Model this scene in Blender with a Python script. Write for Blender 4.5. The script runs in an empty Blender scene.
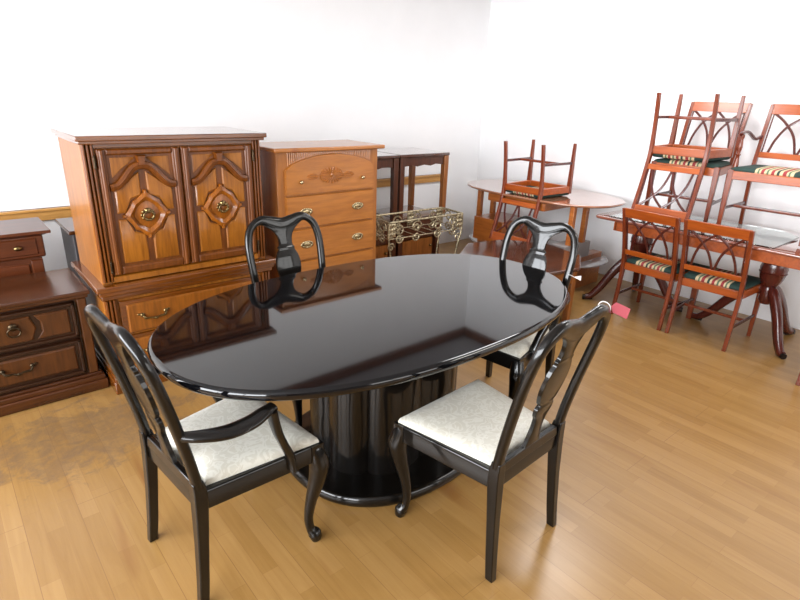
import bpy, bmesh, math, random
from mathutils import Matrix, Vector
PI = math.pi
random.seed(4)
sc = bpy.context.scene
COL = sc.collection

# ---------------------------------------------------------------- camera
cam_d = bpy.data.cameras.new('camera'); cam = bpy.data.objects.new('camera', cam_d); COL.objects.link(cam)
R = ((0.76473502, -0.20378005, 0.61127247), (-0.6435371, -0.28903964, 0.70874261), (0.03225437, -0.93537681, -0.35217876))
m = Matrix.Identity(4)
for i in range(3):
    m[i][0] = R[i][0]; m[i][1] = -R[i][1]; m[i][2] = -R[i][2]
m[2][3] = 1.62
cam.matrix_world = m
cam_d.sensor_width = 36; cam_d.lens = 36 * 545.94 / 800; cam_d.clip_start = 0.02; cam_d.clip_end = 200
sc.camera = cam

# ---------------------------------------------------------------- light
WX, WY, CEIL = 4.95, 4.42, 2.80          # far side wall (x), furniture wall (y), ceiling
LX, BY = -2.6, -3.4                      # window sides of the shop
world = bpy.data.worlds.new('daylight'); sc.world = world; world.use_nodes = True
wn = world.node_tree.nodes; bg = wn['Background']; bg.inputs[0].default_value = (0.86, 0.93, 1.0, 1); bg.inputs[1].default_value = 0.8

def area(name, loc, rot, sx, sy, power, colr):
    d = bpy.data.lights.new(name, 'AREA'); d.shape = 'RECTANGLE'; d.size = sx; d.size_y = sy; d.energy = power; d.color = colr
    o = bpy.data.objects.new(name, d); COL.objects.link(o); o.location = loc; o.rotation_euler = rot; return o
# daylight entering the two shop windows (outside the openings, out of view)
area('daylight_left_window', (LX - 0.15, 1.0, 1.65), (0, -PI / 2, 0), 1.7, 5.6, 370, (0.93, 0.96, 1.0))
area('daylight_front_window', (3.0, BY - 0.15, 1.65), (PI / 2, 0, 0), 3.4, 1.7, 45, (1.0, 0.97, 0.92))
# fill lights added under the ceiling, out of view, to brighten floor and right side
area('added_fill_light', (3.6, 2.1, CEIL - 0.09), (0, 0, 0), 1.2, 0.5, 28, (0.98, 0.98, 1.0))
area('added_fill_light', (3.6, -0.1, CEIL - 0.09), (0, 0, 0), 1.2, 0.5, 22, (1.0, 0.97, 0.92))
sc.view_settings.view_transform = 'Standard'; sc.view_settings.look = 'None'
sc.view_settings.exposure = 0.58; sc.view_settings.gamma = 1.0; sc.view_settings.use_curve_mapping = False

# ---------------------------------------------------------------- materials
def newmat(name):
    mt = bpy.data.materials.new(name); mt.use_nodes = True
    nt = mt.node_tree; return mt, nt, nt.nodes, nt.links, nt.nodes['Principled BSDF']
def noise(n, l, vec, scale, detail=4, rough=0.5, dist=0.0):
    x = n.new('ShaderNodeTexNoise'); x.inputs['Scale'].default_value = scale; x.inputs['Detail'].default_value = detail
    x.inputs['Roughness'].default_value = rough; x.inputs['Distortion'].default_value = dist
    if vec is not None: l.new(vec, x.inputs['Vector'])
    return x
def mapping(n, l, scale=(1, 1, 1), rot=(0, 0, 0), loc=(0, 0, 0)):
    tc = n.new('ShaderNodeTexCoord'); mp = n.new('ShaderNodeMapping')
    mp.inputs['Scale'].default_value = scale; mp.inputs['Rotation'].default_value = rot; mp.inputs['Location'].default_value = loc
    l.new(tc.outputs['Object'], mp.inputs['Vector']); return mp.outputs['Vector']
def ramp(n, l, fac, stops):
    r = n.new('ShaderNodeValToRGB'); e = r.color_ramp.elements
    while len(e) > 1: e.remove(e[-1])
    e[0].position = stops[0][0]; e[0].color = (*stops[0][1], 1)
    for p, c in stops[1:]:
        k = e.new(p); k.color = (*c, 1)
    l.new(fac, r.inputs['Fac']); return r
def mixc(n, l, fac, a, b, mode='MIX'):
    x = n.new('ShaderNodeMix'); x.data_type = 'RGBA'; x.blend_type = mode
    for s, v in ((x.inputs[0], fac), (x.inputs[6], a), (x.inputs[7], b)):
        if hasattr(v, 'is_linked'): l.new(v, s)
        elif isinstance(v, (int, float)): s.default_value = v
        else: s.default_value = (*v, 1)
    return x.outputs[2]
def wood(name, dark, light, axis='z', scale=9, rough=0.35, coat=0.25, stretch=0.09, knots=None):
    mt, nt, n, l, b = newmat(name)
    s = {'x': (stretch, 1, 1), 'y': (1, stretch, 1), 'z': (1, 1, stretch)}[axis]
    v = mapping(n, l, s)
    a = noise(n, l, v, scale, 5, 0.6, 1.2); c = noise(n, l, v, scale * 7, 3, 0.6, 0.2)
    r = ramp(n, l, a.outputs[0], [(0.25, dark), (0.5, tuple((p + q) / 2 for p, q in zip(dark, light))), (0.72, light)])
    col = mixc(n, l, 0.35, r.outputs[0], ramp(n, l, c.outputs[0], [(0.35, tuple(x * 0.55 for x in dark)), (0.6, light)]).outputs[0])
    if knots:
        kv = mapping(n, l, (1, 1, 1)); vo = n.new('ShaderNodeTexVoronoi'); vo.inputs['Scale'].default_value = 5.0; l.new(kv, vo.inputs['Vector'])
        kr = ramp(n, l, vo.outputs['Distance'], [(0.07, (1, 1, 1)), (0.2, (0, 0, 0))])
        col = mixc(n, l, kr.outputs[0], col, knots)
    l.new(col, b.inputs['Base Color']); b.inputs['Roughness'].default_value = rough
    b.inputs['Coat Weight'].default_value = coat; b.inputs['Coat Roughness'].default_value = 0.15
    return mt
def plain(name, colr, rough=0.5, metal=0.0, coat=0.0, spec=0.5, var=0.0, vs=30):
    mt, nt, n, l, b = newmat(name)
    if var:
        a = noise(n, l, mapping(n, l), vs, 4)
        r = ramp(n, l, a.outputs[0], [(0.3, tuple(c * (1 - var) for c in colr)), (0.7, tuple(min(1, c * (1 + var)) for c in colr))])
        l.new(r.outputs[0], b.inputs['Base Color'])
    else: b.inputs['Base Color'].default_value = (*colr, 1)
    b.inputs['Roughness'].default_value = rough; b.inputs['Metallic'].default_value = metal
    b.inputs['Coat Weight'].default_value = coat; b.inputs['Coat Roughness'].default_value = 0.05
    b.inputs['Specular IOR Level'].default_value = spec
    return mt

M = {}
M['lacquer'] = plain('black_lacquer', (0.004, 0.0032, 0.0026), 0.3, 0, 0.65, 0.15, 0.25, 8)
M['tabletop'] = plain('black_gloss_top', (0.003, 0.003, 0.0038), 0.03, 0, 1.0, 0.05)
M['oak_arm'] = wood('honey_oak_grain', (0.1956, 0.0557, 0.0046), (0.3913, 0.1391, 0.0141), 'z', 11, 0.33, 0.15)
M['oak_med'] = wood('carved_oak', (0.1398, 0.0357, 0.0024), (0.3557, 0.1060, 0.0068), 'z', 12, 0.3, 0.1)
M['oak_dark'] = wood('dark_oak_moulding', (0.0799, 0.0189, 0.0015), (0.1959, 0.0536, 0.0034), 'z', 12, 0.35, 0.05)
M['oak_darkh'] = wood('dark_oak_moulding_across', (0.0820, 0.0199, 0.0019), (0.1967, 0.0534, 0.0038), 'x', 12, 0.2, 0.9)
M['oak_drawer'] = wood('oak_drawer_front', (0.1650, 0.0454, 0.0052), (0.3150, 0.1032, 0.0115), 'z', 12, 0.33, 0.15)
M['pine'] = wood('knotty_pine', (0.3360, 0.1080, 0.0160), (0.4480, 0.1640, 0.0288), 'x', 6, 0.3, 0.5, 0.12, (0.24, 0.065, 0.012))
M['pine_carved'] = wood('carved_pine', (0.27, 0.083, 0.013), (0.45, 0.155, 0.028), 'x', 6, 0.3, 0.4)
M['pine_v'] = wood('knotty_pine_upright', (0.3120, 0.1000, 0.0160), (0.4160, 0.1520, 0.0272), 'z', 6, 0.38, 0.25, 0.12)
M['walnut'] = wood('red_brown_walnut', (0.0351, 0.0088, 0.0026), (0.0866, 0.0255, 0.0059), 'x', 8, 0.25, 0.3)
M['walnut_v'] = wood('red_brown_walnut_panel', (0.0420, 0.0112, 0.0026), (0.1050, 0.0338, 0.0066), 'z', 9, 0.33, 0.1)
M['walnut_d'] = wood('dark_walnut_frame', (0.0134, 0.0046, 0.0017), (0.0408, 0.0127, 0.0038), 'x', 9, 0.35, 0.1)
M['cherry'] = wood('cherry_box', (0.0546, 0.0117, 0.0036), (0.1092, 0.0279, 0.0079), 'x', 7, 0.3, 0.2)
M['endtab'] = wood('dark_stained_table', (0.0382, 0.0119, 0.0059), (0.1020, 0.0298, 0.0110), 'z', 9, 0.35, 0.3)
M['endtop'] = wood('dark_table_top', (0.0425, 0.0170, 0.0102), (0.1105, 0.0425, 0.0255), 'x', 9, 0.28, 0.5)
M['endleg'] = wood('amber_leg', (0.1700, 0.0510, 0.0102), (0.3400, 0.1190, 0.0255), 'z', 10, 0.35, 0.3)
M['mahog'] = wood('mahogany', (0.1275, 0.0192, 0.0063), (0.2359, 0.0450, 0.0115), 'z', 8, 0.27, 0.25)
M['mahogd'] = wood('dark_mahogany', (0.0544, 0.0077, 0.0064), (0.1024, 0.0179, 0.0102), 'z', 8, 0.25, 0.3)
M['mahogx'] = wood('mahogany_rail', (0.2880, 0.0467, 0.0063), (0.4500, 0.0978, 0.0108), 'x', 7, 0.3, 0.25)
M['orange'] = wood('orange_beech', (0.3400, 0.0850, 0.0136), (0.4930, 0.1615, 0.0298), 'y', 7, 0.33, 0.3)
M['greywood'] = plain('grey_box', (0.30, 0.27, 0.26), 0.4, 0, 0.3)
M['coffee_top'] = wood('dark_coffee_top', (0.0382, 0.0136, 0.0085), (0.1190, 0.0382, 0.0187), 'y', 5, 0.1, 0.8)
M['railwood'] = wood('golden_rail', (0.4675, 0.2125, 0.0467), (0.6800, 0.3570, 0.1020), 'x', 6, 0.4, 0.2)
M['crownwood'] = wood('brown_crown', (0.0850, 0.0255, 0.0085), (0.1870, 0.0595, 0.0170), 'x', 6, 0.4, 0.2)
M['brass'] = plain('antique_brass', (0.20, 0.14, 0.06), 0.28, 1.0, 0, 0.5, 0.3, 60)
M['darkbrass'] = plain('dark_bronze', (0.07, 0.05, 0.03), 0.35, 1.0, 0, 0.5, 0.3, 60)
M['pewter'] = plain('bright_brass', (0.45, 0.37, 0.22), 0.25, 1.0)
M['endtop'] = wood('dark_table_top', (0.0425, 0.0170, 0.0102), (0.1105, 0.0425, 0.0255), 'x', 9, 0.12, 1.0)
M['iron'] = plain('gilded_cream_iron', (0.40, 0.34, 0.22), 0.36, 0.8, 0, 0.5, 0.6, 55)
M['hole'] = plain('dark_interior', (0.012, 0.008, 0.006), 0.8)
M['ceil'] = plain('ceiling_paint', (0.42, 0.42, 0.43), 0.9)
M['darkwall'] = plain('brown_shop_wall', (0.16, 0.13, 0.10), 0.8)
M['string'] = plain('white_string', (0.85, 0.84, 0.82), 0.7)
M['tagpink'] = plain('pink_card', (0.52, 0.09, 0.12), 0.6)
M['white'] = plain('white_card', (0.85, 0.85, 0.83), 0.6)
M['bronzecap'] = plain('dark_brass_toe', (0.03, 0.022, 0.018), 0.35, 0.8)

def wallmat(name, c):
    mt, nt, n, l, b = newmat(name)
    a = noise(n, l, mapping(n, l), 3, 5, 0.6)
    r = ramp(n, l, a.outputs[0], [(0.3, tuple(x * 0.97 for x in c)), (0.7, c)])
    l.new(r.outputs[0], b.inputs['Base Color']); b.inputs['Roughness'].default_value = 0.85
    f = noise(n, l, mapping(n, l), 120, 3); bp = n.new('ShaderNodeBump'); bp.inputs['Strength'].default_value = 0.08; bp.inputs['Distance'].default_value = 0.01
    l.new(f.outputs[0], bp.inputs['Height']); l.new(bp.outputs[0], b.inputs['Normal'])
    return mt
M['wall'] = wallmat('white_wall_paint', (0.90, 0.90, 0.905))

def glassmat():
    mt, nt, n, l, b = newmat('table_glass')
    b.inputs['Base Color'].default_value = (0.85, 0.95, 0.93, 1); b.inputs['Roughness'].default_value = 0.02
    b.inputs['Transmission Weight'].default_value = 1.0; b.inputs['IOR'].default_value = 1.45
    return mt
M['glass'] = glassmat()

def damask():
    mt, nt, n, l, b = newmat('cream_damask')
    v = mapping(n, l)
    a = noise(n, l, v, 16, 2, 0.4, 2.5)
    r = ramp(n, l, a.outputs[0], [(0.44, (0.60, 0.575, 0.49)), (0.47, (0.68, 0.66, 0.58)), (0.56, (0.68, 0.66, 0.58)), (0.59, (0.60, 0.57, 0.48))])
    l.new(r.outputs[0], b.inputs['Base Color']); b.inputs['Roughness'].default_value = 0.6
    b.inputs['Sheen Weight'].default_value = 0.2
    return mt
M['damask'] = damask()

def stripe():
    mt, nt, n, l, b = newmat('green_striped_fabric')
    tc = n.new('ShaderNodeTexCoord'); sp = n.new('ShaderNodeSeparateXYZ'); l.new(tc.outputs['Object'], sp.inputs[0])
    mr = n.new('ShaderNodeMapRange'); mr.inputs[1].default_value = -0.12; mr.inputs[2].default_value = 0.12
    l.new(sp.outputs[0], mr.inputs[0])
    g = (0.012, 0.040, 0.032); cr = (0.62, 0.50, 0.30); rd = (0.30, 0.03, 0.035); lg = (0.10, 0.16, 0.09)
    r = n.new('ShaderNodeValToRGB'); r.color_ramp.interpolation = 'CONSTANT'
    e = r.color_ramp.elements; e[0].position = 0; e[0].color = (*g, 1); e.remove(e[-1])
    for p, c in [(0.03, cr), (0.11, lg), (0.16, cr), (0.2, rd), (0.29, cr), (0.37, g), (0.43, cr), (0.49, rd), (0.57, cr), (0.63, lg), (0.68, cr), (0.74, rd), (0.82, cr), (0.86, lg), (0.91, cr), (0.97, g)]:
        k = e.new(p); k.color = (*c, 1)
    l.new(mr.outputs[0], r.inputs['Fac']); l.new(r.outputs[0], b.inputs['Base Color'])
    b.inputs['Roughness'].default_value = 0.75
    return mt
M['stripe'] = stripe()

def floormat():
    mt, nt, n, l, b = newmat('maple_strip_floor')
    v = mapping(n, l, (1, 1, 1), (0, 0, PI / 2))
    br = n.new('ShaderNodeTexBrick'); l.new(v, br.inputs['Vector'])
    br.inputs['Scale'].default_value = 1.0; br.inputs['Brick Width'].default_value = 0.42; br.inputs['Row Height'].default_value = 0.0617
    br.inputs['Mortar Size'].default_value = 0.0009; br.inputs['Mortar Smooth'].default_value = 0.3; br.offset = 0.37; br.offset_frequency = 2
    br.inputs['Color1'].default_value = (0, 0, 0, 1); br.inputs['Color2'].default_value = (1, 1, 1, 1); br.inputs['Mortar'].default_value = (0.35, 0.35, 0.35, 1)
    base = ramp(n, l, br.outputs['Color'], [(0.0, (0.285, 0.150, 0.040)), (0.5, (0.320, 0.175, 0.050)), (1.0, (0.36, 0.203, 0.066))])
    gv = mapping(n, l, (1, 0.06, 1)); gn = noise(n, l, gv, 30, 5, 0.65, 0.8)
    c1 = mixc(n, l, 0.25, base.outputs[0], ramp(n, l, gn.outputs[0], [(0.3, (0.22, 0.100, 0.024)), (0.65, (0.40, 0.235, 0.085))]).outputs[0])
    st = noise(n, l, mapping(n, l, (1, 0.12, 1), (0, 0, 0), (3, 1, 0)), 10, 2, 0.5, 0.3)
    sr = ramp(n, l, st.outputs[0], [(0.63, (0, 0, 0)), (0.75, (0.6, 0.6, 0.6))])
    c1 = mixc(n, l, sr.outputs[0], c1, (0.21, 0.08, 0.02))
    # panel seams every third strip
    br2 = n.new('ShaderNodeTexBrick'); l.new(v, br2.inputs['Vector'])
    br2.inputs['Scale'].default_value = 1.0; br2.inputs['Brick Width'].default_value = 2.2; br2.inputs['Row Height'].default_value = 0.1851
    br2.inputs['Mortar Size'].default_value = 0.0014; br2.inputs['Mortar Smooth'].default_value = 0.4; br2.offset = 0.41
    c2 = mixc(n, l, br2.outputs['Fac'], c1, (0.23, 0.115, 0.036))
    c2 = mixc(n, l, mixc(n, l, 0.45, (0, 0, 0), br.outputs['Fac']), c2, (0.24, 0.115, 0.038))
    # worn grey patch with its own outline near the two-drawer chest
    tc = n.new('ShaderNodeTexCoord'); sub = n.new('ShaderNodeVectorMath'); sub.operation = 'SUBTRACT'; sub.inputs[1].default_value = (0.36, 2.72, 0)
    l.new(tc.outputs['Object'], sub.inputs[0]); sc_ = n.new('ShaderNodeVectorMath'); sc_.operation = 'MULTIPLY'; sc_.inputs[1].default_value = (1.7, 2.6, 1)
    l.new(sub.outputs[0], sc_.inputs[0]); ln = n.new('ShaderNodeVectorMath'); ln.operation = 'LENGTH'; l.new(sc_.outputs[0], ln.inputs[0])
    nn = noise(n, l, mapping(n, l), 7, 6, 0.7, 0.5)
    ad = n.new('ShaderNodeMath'); ad.operation = 'MULTIPLY_ADD'; ad.inputs[1].default_value = 2.4; l.new(nn.outputs[0], ad.inputs[0]); l.new(ln.outputs['Value'], ad.inputs[2])
    wr = ramp(n, l, ad.outputs[0], [(0.0, (0.75, 0.75, 0.75)), (0.66, (0.75, 0.75, 0.75)), (0.76, (0, 0, 0))])
    sh = n.new('ShaderNodeMath'); sh.operation = 'MULTIPLY'; sh.inputs[1].default_value = 0.36; l.new(ad.outputs[0], sh.inputs[0]); l.new(sh.outputs[0], wr.inputs['Fac'])
    mo = noise(n, l, mapping(n, l), 16, 6, 0.75, 0.4); mr_ = ramp(n, l, mo.outputs[0], [(0.36, (0.25, 0.25, 0.25)), (0.62, (1, 1, 1))])
    c3 = mixc(n, l, mixc(n, l, 1.0, wr.outputs[0], mr_.outputs[0], 'MULTIPLY'), c2, (0.155, 0.098, 0.058))
    l.new(c3, b.inputs['Base Color'])
    b.inputs['Roughness'].default_value = 0.33; b.inputs['Coat Weight'].default_value = 0.25; b.inputs['Coat Roughness'].default_value = 0.25
    return mt
M['floor'] = floormat()

# ---------------------------------------------------------------- mesh builder
def cr_path(pts, n=8, closed=False):
    pts = [Vector(p) for p in pts]; out = []
    N = len(pts); rng = range(N if closed else N - 1)
    for i in rng:
        if closed: p0, p1, p2, p3 = pts[i - 1], pts[i], pts[(i + 1) % N], pts[(i + 2) % N]
        else: p0, p1, p2, p3 = pts[max(i - 1, 0)], pts[i], pts[i + 1], pts[min(i + 2, N - 1)]
        for k in range(n):
            t = k / n
            out.append(0.5 * ((2 * p1) + (p2 - p0) * t + (2 * p0 - 5 * p1 + 4 * p2 - p3) * t * t + (3 * p1 - 3 * p2 + p3 - p0) * t ** 3))
    if not closed: out.append(pts[-1])
    return out
def circ(n=12, e=1.0):
    out = []
    for i in range(n):
        a = 2 * PI * i / n; c, s = math.cos(a), math.sin(a)
        out.append((math.copysign(abs(c) ** e, c), math.copysign(abs(s) ** e, s)))
    return out
class MB:
    def __init__(s): s.bm = bmesh.new()
    def quadstrip(s, rings, close_ring=True, cap=True, close_path=False):
        vs = [[s.bm.verts.new(p) for p in r] for r in rings]
        n = len(vs[0]); L = len(vs)
        for i in range(L if close_path else L - 1):
            a, b = vs[i], vs[(i + 1) % L]
            for j in range(n if close_ring else n - 1):
                k = (j + 1) % n
                try: s.bm.faces.new((a[j], a[k], b[k], b[j]))
                except ValueError: pass
        if cap and not close_path:
            s.bm.faces.new(list(reversed(vs[0]))); s.bm.faces.new(vs[-1])
        return s
    def box(s, x0, x1, y0, y1, z0, z1):
        return s.quadstrip([[(x0, y0, z), (x1, y0, z), (x1, y1, z), (x0, y1, z)] for z in (z0, z1)])
    def taper(s, c0, h0, c1, h1):      # box between two centred rectangles (centre, half sizes)
        r = []
        for c, h in ((c0, h0), (c1, h1)):
            r.append([(c[0] - h[0], c[1] - h[1], c[2]), (c[0] + h[0], c[1] - h[1], c[2]), (c[0] + h[0], c[1] + h[1], c[2]), (c[0] - h[0], c[1] + h[1], c[2])])
        return s.quadstrip(r)
    def slab(s, poly, z0, z1, edge=0.0, steps=1):   # horizontal outline, eased edges
        cx = sum(p[0] for p in poly) / len(poly); cy = sum(p[1] for p in poly) / len(poly)
        def sc(d):
            o = []
            for p in poly:
                v = Vector((p[0] - cx, p[1] - cy)); L = v.length
                v = v * ((L - d) / L); o.append((cx + v.x, cy + v.y))
            return o
        prof = [(z0, 0)] if not edge else []
        if edge:
            h = (z1 - z0) / 2
            for i in range(-steps * 2, steps * 2 + 1):
                a = i / (steps * 2) * PI / 2
                prof.append(((z0 + z1) / 2 + h * math.sin(a), edge * (1 - math.cos(a))))
        else: prof.append((z1, 0))
        return s.quadstrip([[(x, y, z) for x, y in sc(d)] for z, d in prof])
    def front(s, poly, y0, y1, inset=0.0):   # outline in x,z raised from y0 towards y1 (camera side), bevelled
        cx = sum(p[0] for p in poly) / len(poly); cz = sum(p[1] for p in poly) / len(poly)
        def sc(d):
            o = []
            for p in poly:
                v = Vector((p[0] - cx, p[1] - cz)); L = max(v.length, 1e-6); v = v * ((L - d) / L); o.append((cx + v.x, cz + v.y))
            return o
        rings = [[(x, y0, z) for x, z in poly], [(x, y0 + (y1 - y0) * 0.55, z) for x, z in poly], [(x, y1, z) for x, z in sc(inset)]]
        return s.quadstrip(rings)
    def fr(s, x0, x1, z0, z1, y0, y1, inset=0.0):
        rings = [[(x0, y0, z0), (x1, y0, z0), (x1, y0, z1), (x0, y0, z1)],
                 [(x0, y0 + (y1 - y0) * .5, z0), (x1, y0 + (y1 - y0) * .5, z0), (x1, y0 + (y1 - y0) * .5, z1), (x0, y0 + (y1 - y0) * .5, z1)],
                 [(x0 + inset, y1, z0 + inset), (x1 - inset, y1, z0 + inset), (x1 - inset, y1, z1 - inset), (x0 + inset, y1, z1 - inset)]]
        return s.quadstrip(rings)
    def sweep(s, pts, rad, n=10, e=1.0, up=(0, 0, 1), closed=False):
        pts = [Vector(p) for p in pts]; up = Vector(up); L = len(pts); rings = []; sec = circ(n, e)
        for i, p in enumerate(pts):
            if closed: t = pts[(i + 1) % L] - pts[i - 1]
            else: t = pts[min(i + 1, L - 1)] - pts[max(i - 1, 0)]
            t.normalize(); a = up.cross(t)
            if a.length < 1e-3: a = Vector((1, 0, 0)).cross(t)
            a.normalize(); b = t.cross(a)
            r = rad(i / max(1, L - 1)) if callable(rad) else rad
            if not isinstance(r, tuple): r = (r, r)
            rings.append([p + a * (c * r[0]) + b * (q * r[1]) for c, q in sec])
        return s.quadstrip(rings, close_path=closed)
    def lathe(s, prof, c=(0, 0), n=20):
        return s.quadstrip([[(c[0] + r * math.cos(2 * PI * j / n), c[1] + r * math.sin(2 * PI * j / n), z) for j in range(n)] for r, z in prof])
    def ball(s, c, r, n=12, sq=(1, 1, 1)):
        rings = []
        for i in range(1, n // 2 * 2):
            a = PI * i / (n // 2 * 2) - PI / 2
            rings.append([(c[0] + sq[0] * r * math.cos(a) * math.cos(2 * PI * j / n), c[1] + sq[1] * r * math.cos(a) * math.sin(2 * PI * j / n), c[2] + sq[2] * r * math.sin(a)) for j in range(n)])
        return s.quadstrip(rings)
    def torus(s, c, R_, r, axis='y', n=20, m=8, sz=1.0, a0=0, a1=2 * PI):
        full = abs(a1 - a0 - 2 * PI) < 1e-6; pts = []
        cnt = n if full else n + 1
        for i in range(cnt):
            a = a0 + (a1 - a0) * i / n; u, v = R_ * math.cos(a), R_ * math.sin(a) * sz
            pts.append({'y': (c[0] + u, c[1], c[2] + v), 'z': (c[0] + u, c[1] + v, c[2]), 'x': (c[0], c[1] + u, c[2] + v)}[axis])
        up = {'y': (0, 1, 0), 'z': (0, 0, 1), 'x': (1, 0, 0)}[axis]
        return s.sweep(pts, r, m, up=up, closed=full)
    def build(s, name, mat, parent=None, bevel=0.0, smooth=35, loc=None, segs=2):
        bmesh.ops.recalc_face_normals(s.bm, faces=s.bm.faces)
        me = bpy.data.meshes.new(name); s.bm.to_mesh(me); s.bm.free()
        me.materials.append(M[mat] if isinstance(mat, str) else mat)
        for p in me.polygons: p.use_smooth = True
        me.set_sharp_from_angle(angle=math.radians(smooth))
        for p in me.polygons: p.use_smooth = len(p.vertices) < 40
        o = bpy.data.objects.new(name, me); COL.objects.link(o)
        if parent: o.parent = parent
        if loc: o.location = loc
        if bevel:
            b = o.modifiers.new('bevel', 'BEVEL'); b.width = bevel; b.segments = segs; b.limit_method = 'ANGLE'; b.angle_limit = math.radians(40)
            b.harden_normals = False
        return o
def thing(name, label, cat, loc=(0, 0, 0), rz=0.0, group=None, rx=0.0):
    o = bpy.data.objects.new(name, None); COL.objects.link(o); o.location = loc; o.rotation_euler = (rx, 0, rz)
    o.empty_display_size = 0.1
    o['label'] = label; o['category'] = cat
    if group: o['group'] = group
    return o
def dup(root, loc, rz, label, group=None, rx=0.0):
    def cp(o, par):
        c = o.copy(); COL.objects.link(c); c.parent = par
        for ch in [k for k in COL.objects if k.parent == o]: cp(ch, c)
        return c
    r = cp(root, None); r.location = loc; r.rotation_euler = (rx, 0, rz); r['label'] = label
    if group: r['group'] = group
    elif 'group' in r: del r['group']
    return r
def struct(mb, name, mat, bevel=0.0):
    o = mb.build(name, mat, None, bevel); o['kind'] = 'structure'; return o
def oval(cx, cy, a, b, e=2.3, n=96, rot=0.0):
    out = []
    for i in range(n):
        t = 2 * PI * i / n; c, s_ = math.cos(t), math.sin(t)
        x = a * math.copysign(abs(c) ** (2 / e), c); y = b * math.copysign(abs(s_) ** (2 / e), s_)
        out.append((cx + x * math.cos(rot) - y * math.sin(rot), cy + x * math.sin(rot) + y * math.cos(rot)))
    return out

# ---------------------------------------------------------------- the room
T = 0.15
struct(MB().box(LX - T, WX + T, BY - T, WY + T, -0.1, 0), 'floor', 'floor')
struct(MB().box(LX - T, WX + T, BY - T, WY + T, CEIL, CEIL + 0.1), 'ceiling', 'ceil')
struct(MB().box(LX - T, WX + T, WY, WY + T, 0, CEIL), 'wall_back', 'wall')
struct(MB().box(WX, WX + T, BY - T, WY, 0, CEIL), 'wall_right', 'wall')
wl = MB()
wl.box(LX - T, LX, BY - T, WY, 0, 0.8); wl.box(LX - T, LX, BY - T, WY, 2.5, CEIL)
wl.box(LX - T, LX, BY - T, -1.8, 0.8, 2.5); wl.box(LX - T, LX, 3.8, WY, 0.8, 2.5)
struct(wl, 'wall_left', 'wall')
wf = MB()
wf.box(LX, WX, BY - T, BY, 0, 0.8); wf.box(LX, WX, BY - T, BY, 2.5, CEIL); wf.box(LX, 1.2, BY - T, BY, 0.8, 2.5); wf.box(4.7, WX, BY - T, BY, 0.8, 2.5)
struct(wf, 'wall_front', 'darkwall')
for nm, fn in (('window_1', lambda b, a0, a1, z0, z1: b.box(LX - 0.1, LX - 0.04, a0, a1, z0, z1)), ('window_2', lambda b, a0, a1, z0, z1: b.box(a0, a1, BY - 0.1, BY - 0.04, z0, z1))):
    s0, s1 = ((-1.8, 3.8) if nm == 'window_1' else (1.2, 4.7)); b = MB()
    k = 4
    for i in range(k + 1):
        c = s0 + 0.03 + (s1 - s0 - 0.06) * i / k; fn(b, c - 0.03, c + 0.03, 0.8, 2.5)
    fn(b, s0, s1, 0.8, 0.86); fn(b, s0, s1, 2.44, 2.5)
    struct(b, nm, 'white')
for i, y in enumerate((2.1, -0.1)): struct(MB().box(2.98, 4.22, y - 0.27, y + 0.27, CEIL - 0.08, CEIL), 'trim_%d' % (4 + i), 'white')  # added housings for the out-of-view ceiling fill lights
# wooden crown along the top of the walls, chair rail on the furniture wall
struct(MB().box(LX, WX, WY - 0.05, WY, 2.69, CEIL), 'trim_1', 'crownwood', 0.01)
struct(MB().box(WX - 0.05, WX, BY, WY - 0.05, 2.69, CEIL), 'trim_2', 'crownwood', 0.01)
rail = MB(); rail.box(LX, 4.38, WY - 0.03, WY, 0.73, 0.812); rail.box(LX, 4.38, WY - 0.05, WY, 0.795, 0.812)
struct(rail, 'trim_3', 'railwood', 0.004)

# ---------------------------------------------------------------- black dining table
t = thing('dining_table', 'large oval glossy black dining table on a fluted pedestal', 'table', (1.46, 1.775, 0))
MB().slab(oval(0, 0, 1.01, 0.60, 2.3, 128), 0.712, 0.75, 0.018, 4).build('tabletop', 'tabletop', t, 0, 30)
MB().slab(oval(0, 0, 0.93, 0.52, 2.3, 96), 0.675, 0.7125).build('apron', 'lacquer', t, 0.004)
MB().slab(oval(0.0, 0, 0.50, 0.43, 2.3, 96), 0.0, 0.055, 0.02, 3).build('plinth', 'lacquer', t, 0, 30)
# fluted column: half-round staves around an oval
ped = []
N = 8
for i in range(N):
    a0 = 2 * PI * i / N
    for k in range(10):
        a = a0 + 2 * PI / N * k / 10; bulge = 0.038 * math.sin(PI * k / 10) ** 0.6
        c, s_ = math.cos(a), math.sin(a)
        x = 0.325 * math.copysign(abs(c) ** 0.8, c); y = 0.25 * math.copysign(abs(s_) ** 0.8, s_)
        v = Vector((x, y)); v = v * (1 + bulge / v.length); ped.append((v.x, v.y))
MB().slab(ped, 0.05, 0.68).build('pedestal', 'lacquer', t, 0, 40)

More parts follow.
